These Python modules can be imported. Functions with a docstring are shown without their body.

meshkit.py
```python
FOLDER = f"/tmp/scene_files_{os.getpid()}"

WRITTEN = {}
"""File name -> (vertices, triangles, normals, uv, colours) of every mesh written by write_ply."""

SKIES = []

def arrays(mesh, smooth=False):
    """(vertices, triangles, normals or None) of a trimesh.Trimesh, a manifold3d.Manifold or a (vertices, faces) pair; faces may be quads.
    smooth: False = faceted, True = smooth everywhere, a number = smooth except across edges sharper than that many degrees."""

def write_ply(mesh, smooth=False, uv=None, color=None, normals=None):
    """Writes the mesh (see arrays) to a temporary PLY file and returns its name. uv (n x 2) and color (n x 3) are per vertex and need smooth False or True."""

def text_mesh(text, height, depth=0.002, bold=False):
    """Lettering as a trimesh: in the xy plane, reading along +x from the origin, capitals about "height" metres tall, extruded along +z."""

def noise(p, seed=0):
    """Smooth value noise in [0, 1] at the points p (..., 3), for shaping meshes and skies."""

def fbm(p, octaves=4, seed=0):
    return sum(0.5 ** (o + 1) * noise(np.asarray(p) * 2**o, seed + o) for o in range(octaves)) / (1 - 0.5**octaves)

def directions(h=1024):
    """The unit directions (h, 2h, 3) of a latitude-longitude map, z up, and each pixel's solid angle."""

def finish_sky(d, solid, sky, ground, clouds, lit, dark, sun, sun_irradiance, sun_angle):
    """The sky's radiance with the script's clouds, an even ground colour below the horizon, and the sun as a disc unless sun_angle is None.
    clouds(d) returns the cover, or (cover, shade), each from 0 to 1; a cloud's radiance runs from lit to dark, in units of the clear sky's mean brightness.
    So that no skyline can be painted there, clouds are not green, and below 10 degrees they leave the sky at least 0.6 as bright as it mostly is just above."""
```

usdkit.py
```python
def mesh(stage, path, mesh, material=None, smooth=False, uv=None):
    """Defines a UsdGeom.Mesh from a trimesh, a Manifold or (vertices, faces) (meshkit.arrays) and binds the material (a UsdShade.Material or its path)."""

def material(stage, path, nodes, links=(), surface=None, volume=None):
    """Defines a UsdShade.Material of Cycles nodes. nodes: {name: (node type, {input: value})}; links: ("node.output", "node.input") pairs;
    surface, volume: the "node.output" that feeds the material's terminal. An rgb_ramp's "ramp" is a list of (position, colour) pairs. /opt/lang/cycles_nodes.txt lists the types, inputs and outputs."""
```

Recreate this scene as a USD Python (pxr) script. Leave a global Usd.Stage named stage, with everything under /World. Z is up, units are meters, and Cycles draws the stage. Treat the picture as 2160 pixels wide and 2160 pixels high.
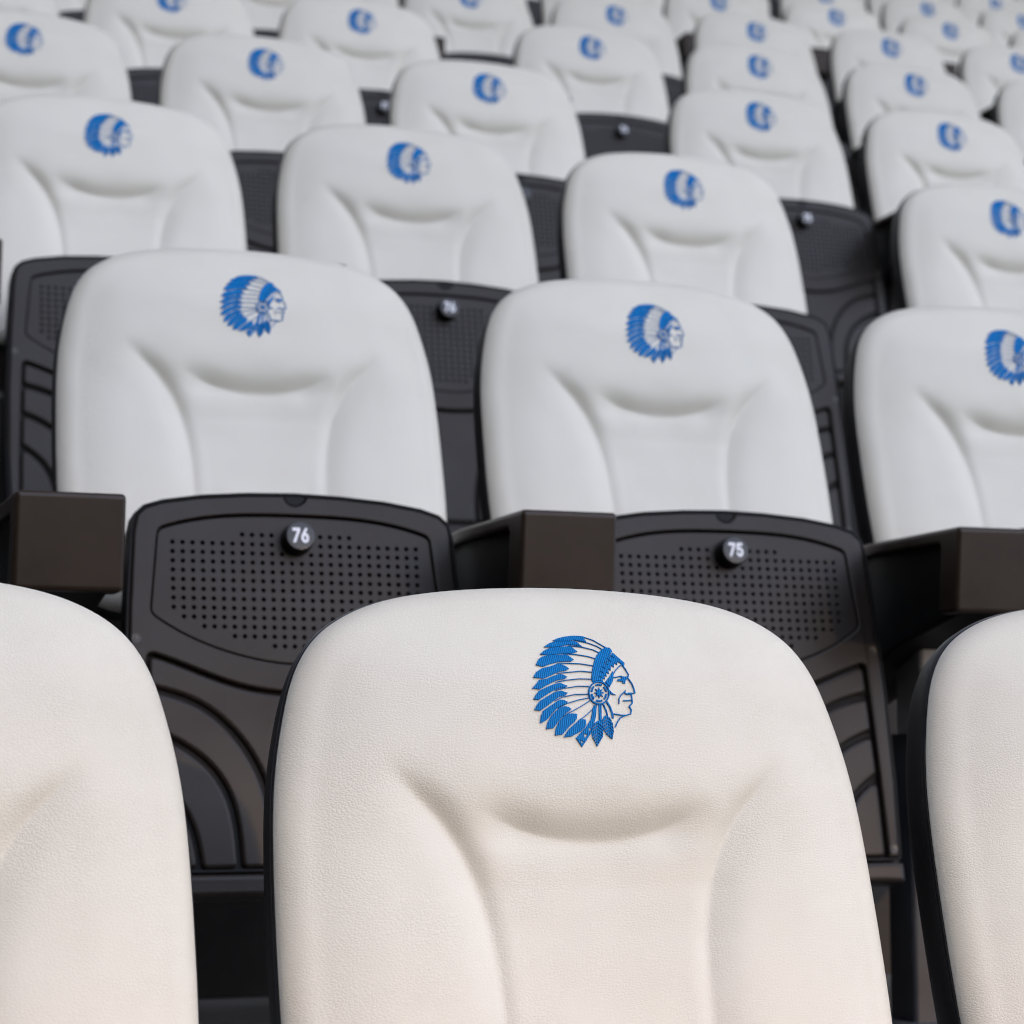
import math
import numpy as np
import trimesh
import usdkit
import meshkit
from pxr import Gf, Sdf, Usd, UsdGeom, UsdLux, UsdShade
from scipy.interpolate import PchipInterpolator, splprep, splev
from scipy.spatial import cKDTree
from shapely.geometry import Polygon, LineString, Point, box as sbox
from shapely.geometry.polygon import orient
from shapely.ops import unary_union
from shapely import affinity
import manifold3d

stage = Usd.Stage.CreateInMemory()
UsdGeom.SetStageUpAxis(stage, UsdGeom.Tokens.z)
UsdGeom.SetStageMetersPerUnit(stage, 1.0)
UsdGeom.Xform.Define(stage, '/World')
UsdGeom.Scope.Define(stage, '/World/Looks')

# ------------------------------------------------------------------ camera
YAW, PITCH, ROLL = 0.34707, 0.10464, 0.0006
EYE = (-0.59217, -1.49074, -0.04124)
cam = UsdGeom.Camera.Define(stage, '/World/camera')
cam.CreateHorizontalApertureAttr(36.0)
cam.CreateVerticalApertureAttr(36.0)
cam.CreateFocalLengthAttr(4795.72 / 2160 * 36.0)
cam.CreateFStopAttr(9.8)
cam.CreateFocusDistanceAttr(1.66)
cam.CreateClippingRangeAttr(Gf.Vec2f(0.05, 5000))
EXPOSURE = 0.81
cam.CreateExposureAttr(EXPOSURE)
fw = np.array([math.sin(YAW) * math.cos(PITCH), math.cos(YAW) * math.cos(PITCH), math.sin(PITCH)])
rt = np.array([math.cos(YAW), -math.sin(YAW), 0.0])
up = np.cross(rt, fw)
rt, up = math.cos(ROLL) * rt + math.sin(ROLL) * up, -math.sin(ROLL) * rt + math.cos(ROLL) * up
UsdGeom.Xformable(cam).AddTransformOp().Set(Gf.Matrix4d(*rt, 0, *up, 0, *(-fw), 0, *EYE, 1))

# ------------------------------------------------------------------ sky and sun
SUN_AZ, SUN_EL = math.radians(160.0), math.radians(9.0)      # azimuth from +y towards +x
SUN_DIR = np.array([math.sin(SUN_AZ) * math.cos(SUN_EL), math.cos(SUN_AZ) * math.cos(SUN_EL), math.sin(SUN_EL)])
SKY = 0.15
sky_mat = usdkit.material(stage, '/World/Looks/sky_light', {
    'sky': ('sky_texture', {'sky_type': 'single_scattering', 'sun_disc': False, 'sun_elevation': SUN_EL, 'sun_rotation': SUN_AZ,
                            'air_density': 1.0, 'aerosol_density': 1.5, 'ozone_density': 1.0}),
    'tc': ('texture_coordinate', {}),
    'n': ('noise_texture', {'scale': 2.2, 'detail': 5.0, 'roughness': 0.55}),
    'r': ('rgb_ramp', {'ramp': [(0.30, (0.40, 0.40, 0.40)), (0.62, (0.9, 0.9, 0.9))]}),
    'mix': ('mix', {'mix_type': 'mix', 'color2': (9.0, 9.85, 12.8)}),
    'bg': ('background_shader', {'strength': SKY})},
    [('tc.generated', 'n.vector'), ('n.fac', 'r.fac'), ('r.color', 'mix.fac'), ('sky.color', 'mix.color1'), ('mix.color', 'bg.color')],
    surface='bg.background')
dome = UsdLux.DomeLight.Define(stage, '/World/sky')
dome.CreateIntensityAttr(1.0)
UsdShade.MaterialBindingAPI.Apply(dome.GetPrim()).Bind(sky_mat)
dome.GetPrim().SetCustomDataByKey('kind', 'structure')
sun = UsdLux.DistantLight.Define(stage, '/World/sun')
sun.CreateIntensityAttr(0.5)
sun.CreateAngleAttr(1.0)
sun.CreateNormalizeAttr(True)
sun.CreateColorAttr(Gf.Vec3f(1.0, 0.62, 0.30))
zc = SUN_DIR
xc = np.cross([0, 0, 1.0], zc); xc /= np.linalg.norm(xc)
yc = np.cross(zc, xc)
UsdGeom.Xformable(sun).AddTransformOp().Set(Gf.Matrix4d(*xc, 0, *yc, 0, *zc, 0, 0, 0, 50, 1))

# ------------------------------------------------------------------ materials
def leather():
    return usdkit.material(stage, '/World/Looks/white_leather', {
        'tc': ('texture_coordinate', {}),
        'w': ('noise_texture', {'scale': 60.0, 'detail': 2.0}),
        'wm': ('vector_math', {'math_type': 'multiply_add', 'vector2': (0.006, 0.006, 0.006)}),
        'map': ('mapping', {'scale': (340.0, 340.0, 520.0)}),
        'vor': ('voronoi_texture', {'feature': 'distance_to_edge', 'scale': 1.0, 'randomness': 1.0}),
        'vr': ('map_range', {'from_min': 0.0, 'from_max': 0.22, 'to_min': 0.0, 'to_max': 1.0, 'clamp': True}),
        'big': ('noise_texture', {'scale': 14.0, 'detail': 3.0}),
        'br': ('map_range', {'from_min': 0.3, 'from_max': 0.7, 'to_min': 0.25, 'to_max': 1.0, 'clamp': True}),
        'hm': ('math', {'math_type': 'multiply'}),
        'fine': ('noise_texture', {'scale': 900.0, 'detail': 2.0}),
        'fs': ('math', {'math_type': 'multiply_add', 'value2': 0.35}),
        'bump': ('bump', {'strength': 0.55, 'distance': 0.0004}),
        'dirt': ('noise_texture', {'scale': 9.0, 'detail': 4.0}),
        'col': ('rgb_ramp', {'ramp': [(0.3, (0.70, 0.656, 0.543)), (0.7, (0.73, 0.688, 0.578))]}),
        'oi': ('object_info', {}),
        'ov': ('map_range', {'from_min': 0.0, 'from_max': 1.0, 'to_min': 0.95, 'to_max': 1.02}),
        'oc': ('mix', {'mix_type': 'multiply', 'fac': 1.0}),
        'p': ('principled_bsdf', {'roughness': 0.44, 'specular_ior_level': 0.4})},
        [('tc.object', 'w.vector'), ('w.color', 'wm.vector1'), ('tc.object', 'wm.vector3'), ('wm.vector', 'map.vector'),
         ('map.vector', 'vor.vector'), ('vor.distance', 'vr.value'), ('tc.object', 'big.vector'), ('big.fac', 'br.value'),
         ('vr.result', 'hm.value1'), ('br.result', 'hm.value2'), ('tc.object', 'fine.vector'), ('fine.fac', 'fs.value1'), ('hm.value', 'fs.value3'),
         ('fs.value', 'bump.height'), ('bump.normal', 'p.normal'), ('tc.object', 'dirt.vector'), ('dirt.fac', 'col.fac'), ('oi.random', 'ov.value'), ('ov.result', 'oc.color2'), ('col.color', 'oc.color1'), ('oc.color', 'p.base_color')],
        surface='p.BSDF')

def plastic(name, col, rough, spec=0.5, grain=1200.0, bump=0.12, vary=0.25):
    c0 = tuple(x * (1 - vary) for x in col); c1 = tuple(x * (1 + vary) for x in col)
    return usdkit.material(stage, '/World/Looks/' + name, {
        'tc': ('texture_coordinate', {}),
        'n': ('noise_texture', {'scale': grain, 'detail': 2.0}),
        'b': ('bump', {'strength': bump, 'distance': 0.0004}),
        'm': ('noise_texture', {'scale': 11.0, 'detail': 5.0, 'roughness': 0.6}),
        'col': ('rgb_ramp', {'ramp': [(0.35, c0), (0.65, c1)]}),
        'rr': ('map_range', {'from_min': 0.3, 'from_max': 0.7, 'to_min': rough - 0.06, 'to_max': rough + 0.08, 'clamp': True}),
        'p': ('principled_bsdf', {'specular_ior_level': spec})},
        [('tc.object', 'n.vector'), ('n.fac', 'b.height'), ('b.normal', 'p.normal'), ('tc.object', 'm.vector'), ('m.fac', 'col.fac'),
         ('m.fac', 'rr.value'), ('rr.result', 'p.roughness'), ('col.color', 'p.base_color')], surface='p.BSDF')

def concrete(name, c0, c1, scale=3.0):
    return usdkit.material(stage, '/World/Looks/' + name, {
        'g': ('geometry', {}),
        'n': ('noise_texture', {'scale': scale, 'detail': 8.0, 'roughness': 0.65}),
        'f': ('noise_texture', {'scale': 160.0, 'detail': 3.0}),
        'col': ('rgb_ramp', {'ramp': [(0.3, c0), (0.7, c1)]}),
        'b': ('bump', {'strength': 0.3, 'distance': 0.002}),
        'p': ('principled_bsdf', {'roughness': 0.85, 'specular_ior_level': 0.25})},
        [('g.position', 'n.vector'), ('g.position', 'f.vector'), ('n.fac', 'col.fac'), ('f.fac', 'b.height'), ('b.normal', 'p.normal'),
         ('col.color', 'p.base_color')], surface='p.BSDF')

def thread():
    return usdkit.material(stage, '/World/Looks/blue_thread', {
        'tc': ('texture_coordinate', {}),
        'wv': ('wave_texture', {'wave_type': 'bands', 'bands_direction': 'x', 'profile': 'sine', 'scale': 210.0, 'distortion': 1.2, 'detail': 2.0, 'detail_scale': 3.0}),
        'n': ('noise_texture', {'scale': 2500.0, 'detail': 1.0}),
        'ad': ('math', {'math_type': 'multiply_add', 'value2': 0.3}),
        'b': ('bump', {'strength': 0.75, 'distance': 0.0005}),
        'col': ('rgb_ramp', {'ramp': [(0.15, (0.002, 0.095, 0.32)), (0.7, (0.002, 0.22, 0.55))]}),
        'p': ('principled_bsdf', {'roughness': 0.5, 'specular_ior_level': 0.15, 'sheen_weight': 0.0})},
        [('tc.object', 'wv.vector'), ('tc.object', 'n.vector'), ('n.fac', 'ad.value1'), ('wv.fac', 'ad.value3'), ('ad.value', 'b.height'),
         ('b.normal', 'p.normal'), ('wv.fac', 'col.fac'), ('col.color', 'p.base_color')], surface='p.BSDF')

M = {
    'leather': leather(),
    'thread': thread(),
    'pan': plastic('charcoal_plastic', (0.0115, 0.0078, 0.0052), 0.37, 0.30),  # brown in the base stands for warm light reflected by the pan
    'pan_deep': plastic('black_plastic', (0.004, 0.004, 0.004), 0.55, 0.2),  # darkness of holes, grooves, rim and notch is put into this black
    'shell': plastic('black_shell_plastic', (0.010, 0.0095, 0.009), 0.42, 0.45, grain=700.0, bump=0.2),
    'piping': plastic('black_piping', (0.010, 0.010, 0.010), 0.28, 0.5),
    'arm': plastic('armrest_plastic', (0.0210, 0.0125, 0.0070), 0.38, 0.34, grain=1500.0),  # brown base carries the warm reflection on the armrest fronts
    'arm_side': plastic('armrest_side_plastic', (0.004, 0.004, 0.0042), 0.55, 0.2),
    'knob': plastic('gloss_black_knob', (0.004, 0.004, 0.004), 0.2, 0.5),
    'white': plastic('white_print', (0.88, 0.88, 0.88), 0.4, 0.4, vary=0.02),
    'post': plastic('grey_painted_steel', (0.20, 0.19, 0.18), 0.45, 0.5, vary=0.15),
    'beam': plastic('dark_painted_steel', (0.03, 0.031, 0.034), 0.45, 0.5),
    'screw': plastic('dark_screw', (0.03, 0.026, 0.02), 0.35, 0.6),
    'concrete': concrete('terrace_concrete', (0.13, 0.12, 0.105), (0.21, 0.195, 0.175)),
    'riser': plastic('riser_shade_brown', (0.018, 0.0145, 0.011), 0.5, 0.4, vary=0.35),  # under-seat shade put into a dark brown
    'dark_wall': concrete('dark_blocker', (0.03, 0.03, 0.032), (0.05, 0.05, 0.052), 0.4),  # only for the added roof and left block that keep light out
    'stand': concrete('stand_concrete', (0.22, 0.21, 0.20), (0.30, 0.29, 0.28), 0.3),
    'grass': concrete('pitch_grass', (0.03, 0.07, 0.02), (0.05, 0.10, 0.03), 0.5),
}

# ------------------------------------------------------------------ prim helpers
def obj(path, mesh, mat, smooth=35):
    return usdkit.mesh(stage, path, mesh, M[mat] if isinstance(mat, str) else mat, smooth=smooth).GetPrim()

def tag(p, label=None, cat=None, group=None, kind=None):
    for k, v in (('label', label), ('category', cat), ('group', group), ('kind', kind)):
        if v:
            p.SetCustomDataByKey(k, v)
    return p

# ------------------------------------------------------------------ the terrace, the ground and unseen light blockers added round them
D, H, P, GAP, FH = 1.02064, 0.463473, 0.5, 0.15336, 0.82
FRONT = -0.62
prof = []
for r in range(-14, 17):
    prof += [(r * D + FRONT, (r - 1) * H - FH), (r * D + FRONT, r * H - FH)]
prof.append((17 * D + FRONT, 16 * H - FH))
low = prof[0][1] - 0.5
poly = Polygon([(prof[0][0], low)] + prof + [(prof[-1][0], low)])
ter = trimesh.creation.extrude_polygon(poly, 35.0, engine='earcut')
# extruded along z: put (a, b, z) -> (x = z - 18, y = a, z = b)
v = np.array(ter.vertices); ter.vertices = np.stack([v[:, 2] - 8.9, v[:, 0], v[:, 1]], 1); ter.fix_normals()
tag(obj('/World/terrace', ter, 'concrete', smooth=False), kind='structure')
rs = []  # dark sheets added over the risers for the shade below the seats
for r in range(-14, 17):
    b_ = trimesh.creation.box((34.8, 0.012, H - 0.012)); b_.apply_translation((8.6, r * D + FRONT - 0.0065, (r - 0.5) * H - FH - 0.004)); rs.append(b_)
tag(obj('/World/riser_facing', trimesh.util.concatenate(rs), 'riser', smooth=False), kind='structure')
gz = low + 0.004
g = trimesh.creation.box((1600, 1600, 0.2)); g.apply_translation((0, 0, gz - 0.1 - 0.02))
tag(obj('/World/ground', g, 'grass', smooth=False), kind='structure')

def prism_yz(pts, x0, x1):
    m = trimesh.creation.extrude_polygon(Polygon(pts), x1 - x0, engine='earcut')
    q = np.array(m.vertices); m.vertices = np.stack([q[:, 2] + x0, q[:, 0], q[:, 1]], 1); m.fix_normals()
    return m
st = UsdGeom.Xform.Define(stage, '/World/opposite_stand').GetPrim()  # added out of view; its roof blocks part of the low sun
tag(st, 'added unseen grandstand across the pitch whose deep roof shades the low sun', 'grandstand')
SB = 19.28  # roof edge height, set so the front row gets part of the sun
obj('/World/opposite_stand/seating_bank', prism_yz([(-90, gz), (-90, gz + 1.5), (-128, 17.0), (-132, 17.0), (-132, gz)], -110, 190), 'stand', False)
obj('/World/opposite_stand/roof', prism_yz([(-118, SB), (-118, SB + 7.5), (-140, SB + 12), (-140, SB + 5.2)], -110, 190), 'stand', False)
for k in range(9):
    b_ = trimesh.creation.cylinder(0.35, 7.0, sections=12); b_.apply_translation((-117 + 35 * k, -131, 20.2))
    obj('/World/opposite_stand/column' + ('_%03d' % k if k else ''), b_, 'stand', 30)

rf = UsdGeom.Xform.Define(stage, '/World/stand_roof').GetPrim()  # unseen roof, added to cut the light from above
tag(rf, 'unseen dark roof added above the white seat rows to cut overhead light', 'roof')
b_ = trimesh.creation.box((60, 36, 0.6)); b_.apply_translation((21.2, 16.5, 18.0))
obj('/World/stand_roof/deck', b_, 'dark_wall', False)
b_ = trimesh.creation.box((60, 0.4, 1.2)); b_.apply_translation((21.2, -1.72, 18.0))
obj('/World/stand_roof/fascia', b_, 'dark_wall', False)
for k in range(10):
    b_ = trimesh.creation.box((0.3, 35.9, 0.7)); b_.apply_translation((-6 + 6 * k, 16.5, 17.345))
    obj('/World/stand_roof/rafter' + ('_%03d' % k if k else ''), b_, 'dark_wall', False)
sd = UsdGeom.Xform.Define(stage, '/World/side_stand').GetPrim()  # unseen block, added to darken the light from the left
tag(sd, 'unseen dark block added left of the seat rows to dim side light', 'grandstand')
b_ = trimesh.creation.box((14, 90, 16 - gz)); b_.apply_translation((-16.1, -15, (16 + gz) / 2))
obj('/World/side_stand/wall', b_, 'dark_wall', False)
b_ = trimesh.creation.box((17, 94, 0.8)); b_.apply_translation((-16.1, -15, 16.404))
obj('/World/side_stand/roof', b_, 'dark_wall', False)

# ------------------------------------------------------------------ shape helpers
def frame(origin, tilt):
    t = math.radians(tilt)
    return np.array(origin, float), np.array([1.0, 0, 0]), np.array([0, math.sin(t), math.cos(t)]), np.array([0, -math.cos(t), math.sin(t)])

def place(pts, fr):
    o, U, T, N = fr
    p = np.asarray(pts, float)
    return o + p[:, :1] * U + p[:, 1:2] * T + p[:, 2:3] * N + np.array([0, 0, FH])

def smooth_poly(pts, n=240):
    p = np.array(pts + [pts[0]], float)
    tck, _ = splprep(p.T, s=0, per=True)
    u = np.linspace(0, 1, 4000, endpoint=False)
    q = np.array(splev(u, tck)).T
    s = np.r_[0, np.cumsum(np.linalg.norm(np.diff(np.r_[q, q[:1]], axis=0), axis=1))]
    t = np.linspace(0, s[-1], n, endpoint=False)
    return np.stack([np.interp(t, s, np.r_[q[:, k], q[0, k]]) for k in (0, 1)], 1)

def rnd(poly, r, res=6):
    return poly.buffer(-r, quad_segs=res).buffer(2 * r, quad_segs=res).buffer(-r, quad_segs=res)

def inset_ring(c, d):
    nx, pv = np.roll(c, -1, 0) - c, c - np.roll(c, 1, 0)
    n1 = np.stack([-nx[:, 1], nx[:, 0]], 1) / np.linalg.norm(nx, axis=1, keepdims=True)
    n0 = np.stack([-pv[:, 1], pv[:, 0]], 1) / np.linalg.norm(pv, axis=1, keepdims=True)
    b = n0 + n1
    return c + d * b / np.maximum(0.5 * (b * b).sum(1, keepdims=True), 0.5)

def plate(poly, n0, n1, bevel=0.0, steps=3, hole_bevel=None, back=True, depth=None, flat=True):
    """A plate over a shapely polygon from height n0 to n1 with a rounded front edge; returns a trimesh in (u, v, n)."""
    parts = []
    for g_ in getattr(poly, 'geoms', [poly]):
        g_ = orient(g_, 1.0)
        inner = []
        for k, ring in enumerate([g_.exterior, *g_.interiors]):
            c = np.array(ring.coords)[:-1]
            keep = np.linalg.norm(c - np.roll(c, 1, 0), axis=1) > 1e-6
            c = c[keep]
            b = bevel if k == 0 or hole_bevel is None else hole_bevel
            dep = (depth or b) if b else 0
            levels = [(0, n0), (0, n1 - dep)]
            if b:
                levels += [(b * (1 - math.cos(a)), n1 - dep + dep * math.sin(a)) for a in np.linspace(0, math.pi / 2, steps + 1)[1:]]
                if flat: levels.append((b + min(.0008, .5 * b), n1))
            rings = [np.c_[inset_ring(c, d_), np.full(len(c), z_)] for d_, z_ in levels]
            n = len(c)
            V = np.vstack(rings); F = []
            for j in range(len(rings) - 1):
                a = np.arange(n); a2 = (a + 1) % n
                F.append(np.stack([j * n + a, j * n + a2, (j + 1) * n + a2], 1))
                F.append(np.stack([j * n + a, (j + 1) * n + a2, (j + 1) * n + a], 1))
            parts.append(trimesh.Trimesh(V, np.vstack(F), process=False))
            inner.append(rings[-1][:, :2])
        cap = Polygon(inner[0], inner[1:])
        vv, ff = trimesh.creation.triangulate_polygon(cap, engine='earcut')
        vv, ff = np.array(vv), np.array(ff)
        a = np.cross(vv[ff[:, 1]] - vv[ff[:, 0]], vv[ff[:, 2]] - vv[ff[:, 0]])
        ff[a < 0] = ff[a < 0][:, ::-1]
        parts.append(trimesh.Trimesh(np.c_[vv, np.full(len(vv), n1)], ff, process=False))
        if back:
            vv, ff = trimesh.creation.triangulate_polygon(Polygon(g_.exterior), engine='earcut')
            vv, ff = np.array(vv), np.array(ff)
            a = np.cross(vv[ff[:, 1]] - vv[ff[:, 0]], vv[ff[:, 2]] - vv[ff[:, 0]])
            ff[a > 0] = ff[a > 0][:, ::-1]
            parts.append(trimesh.Trimesh(np.c_[vv, np.full(len(vv), n0)], ff, process=False))
    m = trimesh.util.concatenate(parts)
    m.merge_vertices(digits_vertex=6)
    return m

def put(m, fr):
    m = m.copy(); m.vertices = place(m.vertices, fr); return m

# ------------------------------------------------------------------ backrest
BACK = frame((0, 0, 0), 16.0)
half = [(0, .0885), (.05, .0870), (.10, .0820), (.135, .0745), (.162, .0630), (.182, .0480), (.199, .0220), (.209, -.010), (.2165, -.048),
        (.2210, -.10), (.2225, -.16), (.2225, -.22), (.2200, -.28), (.211, -.325), (.188, -.352), (.14, -.364), (0, -.368)]
OUT = smooth_poly(half + [(-x, y) for x, y in half[-2:0:-1]], 320)
if Polygon(OUT).exterior.is_ccw is False:
    OUT = OUT[::-1]
_dense = np.array(LineString(np.r_[OUT, OUT[:1]]).segmentize(0.0008).coords)
_tree = cKDTree(_dense)

def sstep(x, a, b):
    t = np.clip((x - a) / (b - a), 0, 1); return t * t * (3 - 2 * t)

CRE = np.array([(.1560, -.0430), (.1400, -.0595), (.1275, -.0715), (.1115, -.0880), (.0985, -.1080), (.0885, -.130), (.0820, -.155), (.0775, -.185), (.0755, -.22), (.0745, -.30), (.074, -.37)])
_cx = PchipInterpolator(CRE[::-1, 1], CRE[::-1, 0])
_cv = np.linspace(-.37, -.0432, 900)
_cp = np.c_[_cx(_cv), _cv]
_ct = cKDTree(_cp)
_su = np.linspace(-.094, .094, 500)
_sp = np.c_[_su, -.1045 + .0245 * np.abs(_su / .090) ** 2.2]
_st = cKDTree(_sp)

def relief(u, v):
    """Height of the cushion's front over the backrest plane."""
    au = np.abs(u)
    q = np.stack([au, v], -1)
    d, i = _ct.query(q)
    side = np.sign(au - _cx(np.clip(v, -.37, -.0432)))          # + on the bolster, - on the inner side
    fade = sstep(-_cv[i], .044, .085) * (1 - 0.28 * sstep(-_cv[i], .13, .26))
    deep = 0.62 * np.exp(-(d / .0105) ** 2) + 0.38 * np.exp(-np.abs(d / .0048) ** 1.4)
    h = -0.0074 * fade * np.where(side > 0, 0.72 * np.exp(-(d / .017) ** 2) + 0.28 * np.exp(-np.abs(d / .005) ** 1.4), deep)
    # bolsters stand a little above the centre panel
    inner = sstep(-side * d, -.004, .022) * sstep(-v, .10, .17)
    h += -0.0035 * inner
    # head cushion bulge that ends in the curved fold
    ds, j = _st.query(np.stack([u, v], -1))
    below = v < np.interp(u, _sp[:, 0], _sp[:, 1])
    end = 1 - sstep(np.abs(_su[j]), .048, .093)
    h += -0.0080 * end * np.where(below, 0.85 * np.exp(-(ds / .024) ** 2) + 0.15 * np.exp(-np.abs(ds / .006) ** 1.4), 0.66 * np.exp(-(ds / .0125) ** 2) + 0.34 * np.exp(-np.abs(ds / .0050) ** 1.4))
    h += 0.0105 * np.exp(-((au / .150) ** 4 + ((v + .030) / .062) ** 4))
    h += -0.0045 * np.exp(-((u / .10) ** 4)) * sstep(-v, .108, .140)
    # gentle overall crown and unevenness of the foam
    h += -0.003 * (u / .2) ** 2
    h += 0.0011 * (meshkit.noise(np.stack([u * 22, v * 22, 0 * u], -1), 5) - .5)
    return h

EDGE_H, BASE = .028, -.0045
def cushion_h(u, v):
    d, _ = _tree.query(np.stack([u, v], -1))
    t1, t2 = np.clip(d / .075, 0, 1), np.clip(d / .020, 0, 1)
    edge = -.016 * (1 - t1) ** 2 - .012 * (1 - np.sqrt(1 - (1 - t2) ** 2))
    return BASE + relief(u, v) * sstep(d, 0.0, .03) + edge

RIM = BASE - EDGE_H
cen = np.array([0.0, -.13])
rr = np.r_[np.linspace(0, .80, 62), 1 - .2 * np.linspace(1, 0, 34)[1:] ** 1.9]
ang = np.arange(len(OUT))
V, F = [np.array([[cen[0], cen[1]]])], []
for r_ in rr[1:]:
    V.append(cen + (OUT - cen) * r_)
uv = np.vstack(V)
hh = cushion_h(uv[:, 0], uv[:, 1])
n = len(OUT)
for k in range(len(rr) - 1):
    a = np.arange(n); a2 = (a + 1) % n
    if k == 0:
        F.append(np.stack([np.zeros(n, int), 1 + a, 1 + a2], 1))
    else:
        o0, o1 = 1 + (k - 1) * n, 1 + k * n
        F.append(np.stack([o0 + a, o1 + a, o1 + a2], 1)); F.append(np.stack([o0 + a, o1 + a2, o0 + a2], 1))
uvh = np.c_[uv, hh]
last = 1 + (len(rr) - 2) * n
uvh = np.vstack([uvh, np.c_[OUT * 1.0, np.full(n, RIM - .006)]])
a = np.arange(n); a2 = (a + 1) % n
o1 = last + n
F.append(np.stack([last + a, o1 + a, o1 + a2], 1)); F.append(np.stack([last + a, o1 + a2, last + a2], 1))
cushion = trimesh.Trimesh(uvh, np.vstack(F), process=False)

def ring_loft(levels):
    """Rings of the cushion outline, each moved outwards by d to height z; the last is closed."""
    R = [np.c_[inset_ring(OUT, -d_), np.full(n, z_)] for d_, z_ in levels]
    V = np.vstack(R); F = []
    for j in range(len(R) - 1):
        F.append(np.stack([j * n + a, (j + 1) * n + a, (j + 1) * n + a2], 1)); F.append(np.stack([j * n + a, (j + 1) * n + a2, j * n + a2], 1))
    c = np.array([[0, -.13, levels[-1][1]]]); V = np.vstack([V, c]); k = len(R) - 1
    F.append(np.stack([k * n + a, np.full(n, len(V) - 1), k * n + a2], 1))
    return trimesh.Trimesh(V, np.vstack(F), process=False)
shell = ring_loft([(-.004, RIM - .003), (.0015, RIM - .003), (.0022, RIM - .006), (.0022, RIM - .014), (.000, RIM - .028), (-.005, RIM - .041), (-.012, RIM - .049), (-.030, RIM - .054), (-.08, RIM - .056)])
tt = np.linspace(0, 2 * np.pi, 8, endpoint=False)
PR = .0024
R = [np.c_[inset_ring(OUT, .0012 + PR * math.cos(t)), np.full(n, RIM - .002 + PR * math.sin(t))] for t in tt]
V = np.vstack(R); F = []
for j in range(8):
    j2 = (j + 1) % 8
    F.append(np.stack([j * n + a, j * n + a2, j2 * n + a2], 1)); F.append(np.stack([j * n + a, j2 * n + a2, j2 * n + a], 1))
piping = trimesh.Trimesh(V, np.vstack(F), process=False); piping.fix_normals()

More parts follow.
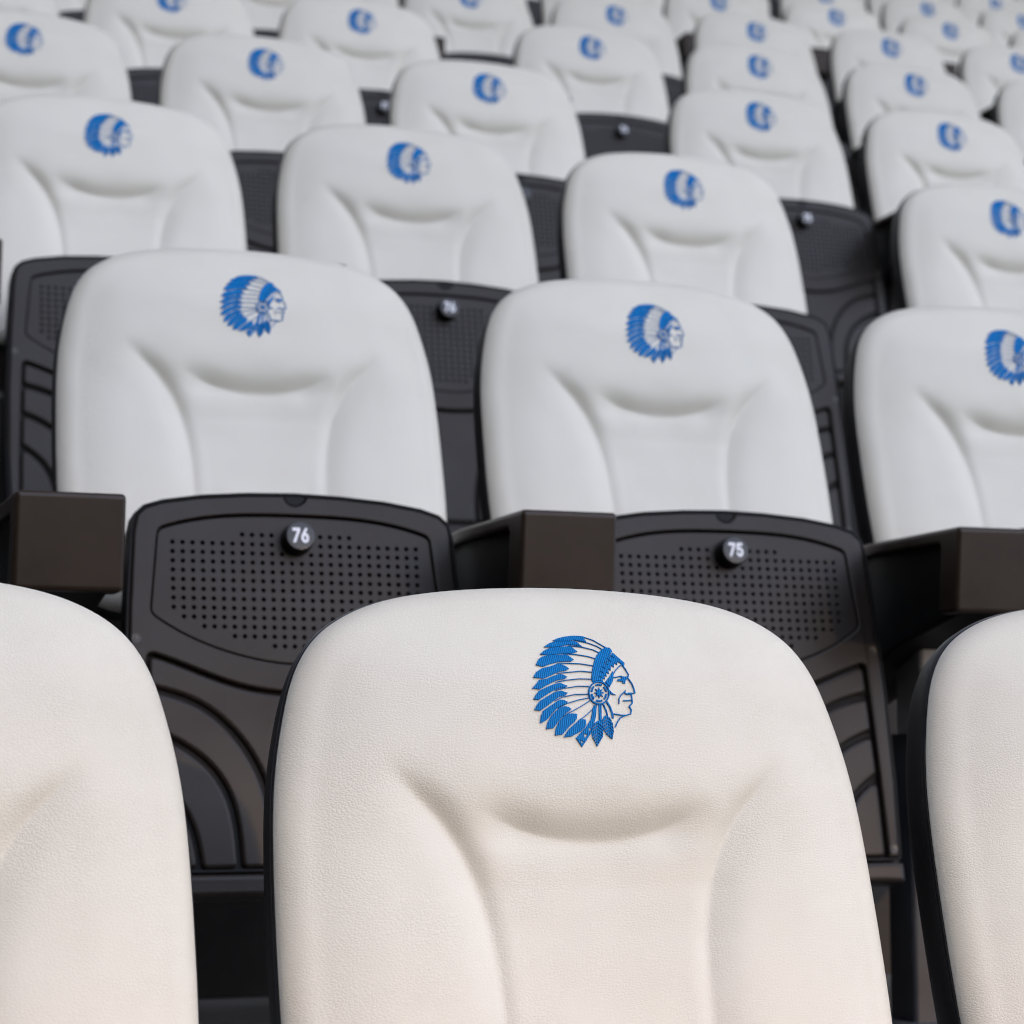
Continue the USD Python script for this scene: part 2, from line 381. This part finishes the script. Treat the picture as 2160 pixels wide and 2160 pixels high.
# ------------------------------------------------------------------ embroidered emblem, drawn in the units of its own sketch
AFF = np.array([[5.57284e-05, 5.588e-07], [-6.0633e-06, -5.41331e-05], [-0.04706026, 0.05531874]])
FEATHERS = [
    [(570,310),(640,275),(750,245),(850,233),(960,235),(1000,255),(1030,330),(985,322),(900,306),(860,296),(800,316),(700,320),(600,320)],
    [(440,410),(520,350),(640,316),(760,320),(860,312),(905,335),(960,400),(900,390),(850,378),(780,372),(700,392),(600,412),(450,418)],
    [(370,530),(430,470),(520,424),(640,408),(760,398),(820,410),(855,450),(888,480),(840,500),(800,510),(740,506),(650,518),(560,532),(480,538)],
    [(297,690),(345,600),(400,560),(480,544),(600,534),(700,530),(750,542),(790,575),(822,605),(780,635),(740,632),(690,635),(600,645),(500,672),(420,705),(385,712)],
    [(250,870),(300,790),(380,735),(480,712),(580,674),(640,676),(700,705),(745,740),(690,775),(620,782),(560,806),(480,846),(390,886),(330,878)],
    [(232,1025),(290,960),(330,905),(430,888),(500,856),(600,820),(650,825),(710,862),(680,888),(620,900),(560,912),(500,945),(420,985),(330,1038),(290,1028)],
    [(247,1170),(290,1100),(330,1052),(430,1004),(540,958),(610,945),(660,965),(712,990),(680,1008),(600,1020),(540,1042),(480,1074),(400,1124),(320,1180)],
    [(262,1312),(300,1240),(340,1190),(440,1130),(540,1068),(620,1055),(710,1085),(680,1118),(600,1136),(545,1174),(480,1224),(420,1270),(340,1325)],
    [(340,1490),(350,1400),(380,1324),(460,1270),(540,1214),(600,1178),(650,1180),(708,1205),(680,1240),(620,1258),(560,1300),(500,1364),(440,1436),(380,1475)],
    [(420,1570),(440,1484),(480,1408),(540,1336),(600,1288),(660,1265),(720,1275),(758,1305),(720,1340),(670,1370),(620,1424),(560,1504),(520,1555)],
    [(540,1655),(550,1564),(590,1476),(640,1414),(700,1372),(760,1360),(835,1370),(830,1430),(800,1478),(740,1526),(690,1584),(640,1640)],
    [(655,1680),(700,1606),(740,1556),(800,1504),(860,1452),(900,1440),(950,1445),(955,1510),(940,1550),(890,1600),(830,1630),(760,1668)]]
QUILLS = [
    [(980,240),(1130,297),(1290,412)], [(870,298),(1050,340),(1170,392),(1235,440)], [(780,388),(950,405),(1100,445),(1185,492)],
    [(700,516),(870,525),(1030,555),(1130,590)], [(590,668),(730,660),(900,665),(1085,697)], [(580,808),(700,795),(900,775),(1058,790)],
    [(555,935),(700,905),(870,885),(1035,890)], [(548,1050),(650,1020),(850,990),(1000,992)], [(540,1190),(640,1140),(800,1105),(990,1100)],
    [(584,1290),(700,1225),(850,1180),(1005,1148)], [(655,1393),(790,1320),(900,1260),(1015,1185)], [(855,1456),(940,1400),(1040,1312),(1070,1265)]]
BLOCKS = [
    [(1285,405),(1345,415),(1372,470),(1312,565),(1250,650),(1200,745),(1165,850),(1148,930),(1045,930),(1042,860),(1062,750),(1098,630),(1148,530),(1220,445)],
    [(1372,490),(1440,565),(1518,650),(1508,690),(1455,650),(1418,622),(1412,680),(1372,648),(1362,716),(1322,690),(1314,766),(1278,735),(1286,812),(1244,790),(1254,852),(1216,836),(1228,890),(1190,880),(1195,930),(1130,930),(1165,800),(1230,690),(1310,570)],
    [(1340,772),(1348,832),(1330,922),(1285,1002),(1226,930),(1290,850)],
    [(1435,838),(1500,853),(1555,838),(1535,882),(1510,902),(1500,952),(1460,946),(1470,925),(1388,915),(1402,890),(1460,880)],
    [(1498,1038),(1484,1088),(1510,1108),(1560,1108),(1602,1090),(1582,1078),(1535,1076),(1536,1092),(1500,1086)],
    [(1284,1045),(1312,1080),(1368,1112),(1320,1108),(1290,1098)],
    [(1060,1250),(1102,1250),(1086,1420),(1070,1470),(1024,1625),(900,1812),(818,1690),(955,1545),(1020,1440)],
    [(1126,1250),(1166,1250),(1166,1460),(1130,1460)]]
HOLES = [[(985,1568),(1022,1556),(1008,1614)], [(920,1638),(975,1640),(938,1694)], [(868,1716),(920,1742),(900,1768)],
         [(1318,530),(1330,528),(1380,572),(1372,582)], [(1268,584),(1282,582),(1330,628),(1322,638)], [(1226,646),(1238,644),(1280,684),(1272,692)],
         [(1188,710),(1200,708),(1240,742),(1232,750)], [(1158,778),(1170,776),(1206,802),(1200,812)], [(1138,848),(1148,846),(1176,862),(1170,872)]]
LINES = [
    (16, [(1510,660),(1450,690),(1385,755),(1335,832)]), (18, [(1480,675),(1520,745),(1555,820),(1548,860)]),
    (18, [(1340,868),(1400,856),(1450,845)]), (20, [(1548,880),(1590,945),(1618,1020),(1630,1082),(1580,1092)]),
    (18, [(1500,1055),(1440,1108),(1407,1165),(1407,1225)]), (18, [(1580,1105),(1588,1170),(1560,1186),(1465,1190)]),
    (20, [(1588,1180),(1592,1222),(1556,1256),(1545,1276)]), (20, [(1552,1270),(1577,1320),(1568,1368),(1500,1388),(1430,1384),(1330,1368)]),
    (20, [(1490,1392),(1425,1420),(1385,1475),(1354,1542)]), (30, [(1242,1210),(1285,1280),(1308,1350),(1322,1420)]), (22, [(1195,1245),(1232,1330),(1250,1410)])]
DROPS = [
    [(1130,1452),(1170,1482),(1187,1560),(1180,1680),(1105,1805),(1042,1690),(1028,1590),(1062,1495)],
    [(1208,1390),(1278,1420),(1318,1500),(1330,1600),(1312,1708),(1230,1645),(1190,1570),(1168,1460)]]

def conform(poly, thick=.0011, lift=.0):
    """Stitching laid on the cushion: a thin padded sheet that follows the cushion's surface."""
    out = []
    for g_ in getattr(poly, 'geoms', [poly]):
        if g_.area < 40:
            continue
        q = g_.simplify(2.0).segmentize(60)
        ext = [np.array(orient(q, 1.0).exterior.coords)[:-1]] + [np.array(r_.coords)[:-1] for r_ in orient(q, 1.0).interiors]
        to = lambda c: np.c_[c, np.ones(len(c))] @ AFF
        pg = Polygon(to(ext[0]), [to(c) for c in ext[1:]])
        m = plate(pg.buffer(0), -0.0012, thick, bevel=.00016, steps=2, back=False, depth=.0004, flat=False)
        w = np.array(m.vertices)
        w[:, 2] += cushion_h(w[:, 0], w[:, 1]) + lift
        m.vertices = w
        out.append(m)
    return put(trimesh.util.concatenate(out), BACK)

def poly_(p):
    return Polygon(p).buffer(0)
cut = unary_union([poly_(p) for p in HOLES])
stroke = unary_union([LineString(smooth).buffer(6.3, quad_segs=4) for smooth in QUILLS] + [LineString(p).buffer(w_ * .42, quad_segs=4) for w_, p in LINES])
chev = unary_union([LineString(p).buffer(3.5, cap_style='flat') for p in
                    [[(1040, 1560 + 42 * k), (1110, 1500 + 42 * k), (1180, 1560 + 42 * k)] for k in range(7)]])
chev2 = unary_union([LineString(p).buffer(3.5, cap_style='flat') for p in
                    [[(1180, 1480 + 42 * k), (1244 + 8 * k, 1430 + 42 * k), (1325, 1490 + 42 * k)] for k in range(6)]])
drops = [poly_(DROPS[0]).difference(chev), poly_(DROPS[1]).difference(chev2)]
featherp = []
for k, f_ in enumerate(FEATHERS):
    g_ = poly_(f_)
    for o_ in featherp:
        g_ = g_.difference(o_.buffer(5))
    featherp.append(g_)
taken = unary_union(featherp + [poly_(p) for p in DROPS]).buffer(3)
cx, cy = 1135, 1082
def ell(r):
    t = np.linspace(0, 2 * np.pi, 40, endpoint=False)
    return Polygon(np.c_[cx + r * np.cos(t), cy + r * 1.13 * np.sin(t)])
ros = [ell(148).difference(ell(128))]
for k in range(6):
    t0 = math.radians(90 + 60 * k)
    w_ = Polygon([(cx, cy)] + [(cx + 220 * math.cos(t0 + s), cy - 220 * math.sin(t0 + s)) for s in np.linspace(-.38, .38, 5)])
    ros.append(ell(113).difference(ell(90)).intersection(w_))
star = Polygon([(cx + (72 if k % 2 == 0 else 34) * math.cos(math.radians(22.5 * k + 90)), cy - (72 if k % 2 == 0 else 34) * 1.1 * math.sin(math.radians(22.5 * k + 90))) for k in range(16)])
ros = unary_union(ros + [star])
face = unary_union([poly_(p) for p in BLOCKS] + [stroke]).difference(cut).difference(taken).difference(ell(151))

# ------------------------------------------------------------------ folded seat pan
PAN = frame((0, -.1993, -.2430), 10.0)
ph = [(0, .0085), (.05, .0070), (.10, .0030), (.14, -.0035), (.160, -.0100), (.1705, -.0200), (.1745, -.0370), (.1790, -.11), (.1825, -.20), (.1830, -.30), (.1800, -.388)]
pan_out = Polygon(list(zip(*[iter([])] * 2)) or [(x, y) for x, y in ph] + [(-x, y) for x, y in ph[::-1]]).buffer(0)
pan_out = rnd(pan_out, .006)
def curve(pts, nn=24):
    p = np.array(pts, float); tck, _ = splprep(p.T, s=0, k=min(3, len(p) - 1)); return [tuple(x) for x in np.array(splev(np.linspace(0, 1, nn), tck)).T]
top = curve([(-.146, -.0370), (-.10, -.0245), (0, -.0185), (.10, -.0245), (.146, -.0370)])
botm = curve([(.1545, -.1240), (.118, -.1466), (.0580, -.1680), (0, -.1755), (-.0580, -.1680), (-.118, -.1466), (-.1545, -.1240)], 32)
panel = rnd(Polygon(top + botm).buffer(0), .009)
rec_top = curve([(.1590, -.1645), (.105, -.1835), (.060, -.1985), (0, -.2050), (-.060, -.1985), (-.105, -.1835), (-.1590, -.1645)], 32)
recess = rnd(Polygon(rec_top + [(-.163, -.30), (-.164, -.386), (.164, -.386), (.163, -.30)]).buffer(0), .006)
notch = Point(0, .0062).buffer(.0122, quad_segs=8)
rim_in = pan_out.buffer(-.0034)
pan_rim = put(plate(pan_out.difference(rim_in), -.0290, -.0014, bevel=.0010, steps=3, flat=False), PAN)  # black ring added for the dark reflection along the pan edge
frame_poly = rim_in.buffer(-.0004).difference(panel.buffer(.0008)).difference(recess.union(sbox(-.1636, -.41, .1636, -.370))).difference(notch).difference(affinity.translate(panel.buffer(.0004), 0, .0021))
pan_base = put(plate(pan_out.buffer(-.001), -.030, -.0090), PAN)
def big(p):
    return max(getattr(p, 'geoms', [p]), key=lambda q: q.area)
pan_frame = put(plate(big(frame_poly), -.0090, 0.0, bevel=.0030, steps=4, hole_bevel=.0016), PAN)
holes, span = [], 12.5 * .01047
for k in range(13):
    vv = -.0390 - .0098 * k if k == 0 else -.0491 - .0098 * (k - 1)
    if k == 0: lim = .0615
    elif k <= 8: lim = .135
    else: lim = {9: .1225, 10: .1015, 11: .070, 12: .0295}[k]
    for j in range(26):
        uu = (j - 12.5) * .01047
        if abs(uu) < lim and math.hypot(uu, vv + .0435) > .0185:
            holes.append(Polygon([(uu + .00245 * math.cos(t), vv + .00245 * math.sin(t)) for t in np.arange(8) * math.pi / 4]))
pp = panel.buffer(-.0004)
pp = Polygon(pp.exterior, [h_.exterior for h_ in holes])
perf = put(plate(pp, -.0090, -.0012, bevel=.0010, steps=2, hole_bevel=.0003, back=False), PAN)
L2 = curve([(.166, -.2000), (.137, -.2065), (.1055, -.2187), (.0769, -.2410), (.0542, -.2709), (.0415, -.3000), (.0350, -.335), (.0335, -.392)], 30)
L3 = curve([(.168, -.2430), (.140, -.2520), (.121, -.2622), (.1011, -.2775), (.0825, -.3026), (.0720, -.337), (.0676, -.392)], 30)
L4 = curve([(.168, -.2880), (.150, -.3010), (.132, -.3160), (.1152, -.3479), (.1085, -.392)], 24)
grooves = unary_union([LineString([(s * x, y) for x, y in L]).buffer(.0024, quad_segs=4) for L in (L2, L3, L4) for s in (1, -1)])
bands = sorted(getattr(recess.buffer(-.0022).difference(grooves), 'geoms', []), key=lambda q: -q.area)
bands = [b_ for b_ in bands if b_.area > 2e-4]
band_meshes = [put(plate(rnd(b_, .0062, 6).segmentize(.02), -.0090, -.0030, bevel=.0045, steps=4, depth=.0036), PAN) for b_ in bands]
rail = put(plate(rnd(sbox(-.176, -.4135, .176, -.3905), .004), -.026, .010, bevel=.005, steps=3), PAN)
def disc_rev(profile, c, sections=40):
    m = trimesh.creation.revolve(np.array(profile), sections=sections); m.apply_translation((c[0], c[1], 0)); return m
screws = [put(disc_rev([(0, .0008), (.0022, .0008), (.0030, .0001), (.0046, .0003), (.0052, -.0012), (.0052, -.006)], (s * u_, v_), 16), PAN)
          for u_, v_ in ((.1695, -.151), (.1705, -.375)) for s in (-1, 1)]
KC = (0.0, -.0435)
knob = put(disc_rev([(0, .0180), (.0138, .0180), (.0153, .0173), (.0160, .0155), (.0166, .0070), (.0172, .0050), (.0172, -.004), (0, -.004)], KC), PAN)
def digits(s):
    m = meshkit.text_mesh(s, .0150, .0004, bold=True)
    m.vertices = np.array(m.vertices) * [.70, .95, 1]
    c = (m.bounds[0] + m.bounds[1]) / 2
    m.apply_translation((KC[0] - c[0], KC[1] - c[1] + .0005, .01805))
    out = []
    for k, (dx, dy) in enumerate(((0, 0), (.00045, 0), (-.00045, 0), (0, .00045), (0, -.00045))):
        w = m.copy(); w.apply_translation((dx, dy, .00004 * k)); out.append(w)
    return put(trimesh.util.concatenate(out), PAN)

# ------------------------------------------------------------------ armrest on the left of each seat
AX, AW, AY, AZ, AH = -.3156, .1027, -.3958, -.2648, .0924
def shift(m):
    m.apply_translation((0, 0, FH)); return m
def yz_plate(pts, x0, x1, r, bevel):
    """A slab whose outline lies in the yz plane, rounded on both sides."""
    pg = rnd(Polygon(pts), r)
    m = trimesh.util.concatenate([plate(pg, (x0 + x1) / 2, x1, bevel, 3, back=False)])
    w = np.array(m.vertices); f = np.array(m.faces)
    w2 = w * [1, 1, -1] + [0, 0, x0 + x1]
    V = np.vstack([w, w2]); F = np.vstack([f, f[:, ::-1] + len(w)])
    t = trimesh.Trimesh(np.stack([V[:, 2], V[:, 0], V[:, 1]], 1), F, process=False); t.merge_vertices(digits_vertex=6)
    return shift(t)
arm_body = yz_plate([(AY + .004, AZ - .002), (AY + .20, AZ - .004), (-.10, AZ - .010), (-.03, AZ - .022), (-.03, AZ - .20), (-.12, AZ - .17), (AY + .16, AZ - AH - .030), (AY + .012, AZ - AH + .002)],
                    AX + .012, AX + AW - .012, .008, .004)
# the cap folds over the front: top strip and front box as one bent plate
cap = rnd(Polygon([(AY, AZ), (AY + .20, AZ - .0015), (-.10, AZ - .007), (-.035, AZ - .018), (-.035, AZ - .032), (-.10, AZ - .022), (AY + .20, AZ - .017), (AY + .040, AZ - .0165),
                   (AY + .040 + .0084, AZ - AH), (AY + .0084, AZ - AH)]), .0055)
def cap_mesh():
    m = plate(cap, AX + AW / 2, AX + AW, .0045, 4, back=False)
    w = np.array(m.vertices); f = np.array(m.faces)
    w2 = w * [1, 1, -1] + [0, 0, 2 * AX + AW]
    V = np.vstack([w, w2]); F = np.vstack([f, f[:, ::-1] + len(w)])
    t = trimesh.Trimesh(np.stack([V[:, 2], V[:, 0], V[:, 1]], 1), F, process=False); t.merge_vertices(digits_vertex=6)
    return shift(t)
arm_cap = cap_mesh()
post = trimesh.creation.extrude_polygon(rnd(sbox(-.0225, -.03, .0225, .03), .006), .135, engine='earcut')
post.apply_translation((-.2480, -.20, FH - .485))
leg = trimesh.creation.extrude_polygon(rnd(sbox(-.020, -.03, .020, .03), .006), FH - .485, engine='earcut')
leg.apply_translation((-.2480, -.17, 0.0))
foot = trimesh.creation.extrude_polygon(rnd(sbox(-.045, -.06, .045, .06), .012), .008, engine='earcut')
foot.apply_translation((-.2480, -.20, 0.001))
brackets = []
for s in (-1, 1):
    b_ = yz_plate([(-.215, -.645), (.06, -.60), (.10, -.36), (.06, -.36), (.01, -.52), (-.215, -.60)], s * .198 - .006, s * .198 + .006, .008, .002)
    brackets.append(b_)

# ------------------------------------------------------------------ one seat, as a class the seats refer to
CL = '/World/padded_seat_class'
stage.CreateClassPrim(CL)
UsdGeom.Xform.Define(stage, CL + '/seat').GetPrim() if False else None
obj(CL + '/backrest', put(cushion, BACK), 'leather', smooth=True)
obj(CL + '/back_shell', put(shell, BACK), 'shell', smooth=50)
obj(CL + '/back_shell/piping', put(piping, BACK), 'piping', smooth=True)
obj(CL + '/emblem', conform(face), 'thread', smooth=40)
tag(stage.GetPrimAtPath(CL + '/emblem'), 'blue embroidered head in profile wearing a feather headdress')
def numbered(base, k):
    return base if k == 0 else '%s_%03d' % (base, k)
for k, p in enumerate(featherp):
    obj(CL + '/emblem/' + numbered('feather', k), conform(p, .0014), 'thread', smooth=40)
for k, p in enumerate(drops):
    obj(CL + '/emblem/' + numbered('hanging_feather', k), conform(p, .0013), 'thread', smooth=40)
obj(CL + '/emblem/rosette', conform(ros, .0013), 'thread', smooth=40)
obj(CL + '/seat_pan', pan_base, 'pan_deep', smooth=30)
obj(CL + '/seat_pan/pan_rim', pan_rim, 'pan_deep', smooth=32)
obj(CL + '/seat_pan/pan_frame', pan_frame, 'pan', smooth=32)
obj(CL + '/seat_pan/finger_notch', put(plate(notch.buffer(-.0006).intersection(rim_in.buffer(-.0004)), -.0088, -.0022, .0003, 2), PAN), 'pan_deep', smooth=32)  # black plug standing for the shade inside the notch
obj(CL + '/seat_pan/perforated_panel', perf, 'pan', smooth=32)
for k, m in enumerate(band_meshes):
    obj(CL + '/seat_pan/' + numbered('ribbed_panel', k), m, 'pan', smooth=40)
for k, m in enumerate(screws):
    obj(CL + '/seat_pan/' + numbered('screw', k), m, 'screw', smooth=30)
obj(CL + '/hinge_rail', rail, 'pan', smooth=32)
obj(CL + '/number_knob', knob, 'knob', smooth=30)
obj(CL + '/armrest', arm_body, 'arm_side', smooth=32)
obj(CL + '/armrest/armrest_cap', arm_cap, 'arm', smooth=32)
obj(CL + '/armrest_post', post, 'post', smooth=30)
obj(CL + '/leg', leg, 'beam', smooth=30)
obj(CL + '/leg/foot_plate', foot, 'beam', smooth=30)
for k, m in enumerate(brackets):
    obj(CL + '/' + numbered('side_bracket', k), m, 'beam', smooth=30)

# ------------------------------------------------------------------ the rows of seats
def seat_xyz(r, c):
    return np.array([c * P + (GAP if c > 2 and r < 6 else 0), r * D, r * H])
def project(X):
    d = np.asarray(X) - EYE; z = d @ fw
    return np.stack([1080 + 4795.72 * (d @ rt) / z, 1080 - 4795.72 * (d @ up) / z], -1)
ROWS = ['front', 'second', 'third', 'fourth', 'fifth', 'sixth', 'seventh', 'eighth', 'ninth', 'tenth', 'eleventh', 'twelfth', 'thirteenth', 'fourteenth']
ORD = ['first', 'second', 'third', 'fourth', 'fifth', 'sixth', 'seventh', 'eighth', 'ninth']
NUMBER = {(1, 0): '76', (1, 1): '75', (2, 1): '76', (4, 2): '77', (4, 3): '76', (3, 3): '75', (6, 8): '70'}
count = 0
for r in range(0, 13):
    shown = []
    for c in range(-4, 18):
        q = seat_xyz(r, c)
        corner = project([q + [sx * .215, .02 + dy, dz] for sx in (-1, 1) for dy, dz in ((0, .075), (-.06, -.22))])
        if corner[:, 0].max() > 0 and corner[:, 0].min() < 2160 and corner[:, 1].max() > 0 and corner[:, 1].min() < 2160:
            shown.append(c)
    for k, c in enumerate(shown):
        path = '/World/' + numbered('padded_seat', count); count += 1
        x = UsdGeom.Xform.Define(stage, path)
        q = seat_xyz(r, c)
        # row seats are set out by hand: a millimetre or two, a fraction of a degree
        rng = np.random.default_rng(1000 + 37 * r + c)
        j = rng.normal(0, 1, 3) * (0.0008 if r < 2 else 0.0018)
        x.AddTranslateOp().Set(Gf.Vec3d(q[0] + j[0], q[1] + j[1], q[2] - FH))
        x.AddRotateZOp().Set(float(rng.normal(0, 0.15 if r < 2 else 0.4)))
        x.AddRotateXOp().Set(float(rng.normal(0, 0.05 if r < 2 else 0.2)))
        pr = x.GetPrim()
        pr.GetReferences().AddInternalReference(CL)
        num = NUMBER.get((r, c))
        if num:
            obj(path + '/number_knob/seat_number', digits(num), 'white', smooth=False)
            if r <= 2:
                tag(stage.GetPrimAtPath(path + '/number_knob'), 'round black knob with the white number ' + num)
        else:
            pr.SetInstanceable(True)
        where = 'white padded stadium seat in the %s row, %s from the left in view' % (ROWS[r], ORD[k])
        if (r, c) == (0, 0):
            where = 'large white padded seat in the middle of the front row, emblem in sharp focus'
        elif (r, c) == (1, 0):
            where = 'white padded seat in the second row above the sharp black pan numbered 76'
        elif (r, c) == (1, 1):
            where = 'white padded seat in the second row above the black pan numbered 75'
        tag(pr, where, 'stadium seat', 'white padded seats in rising rows')
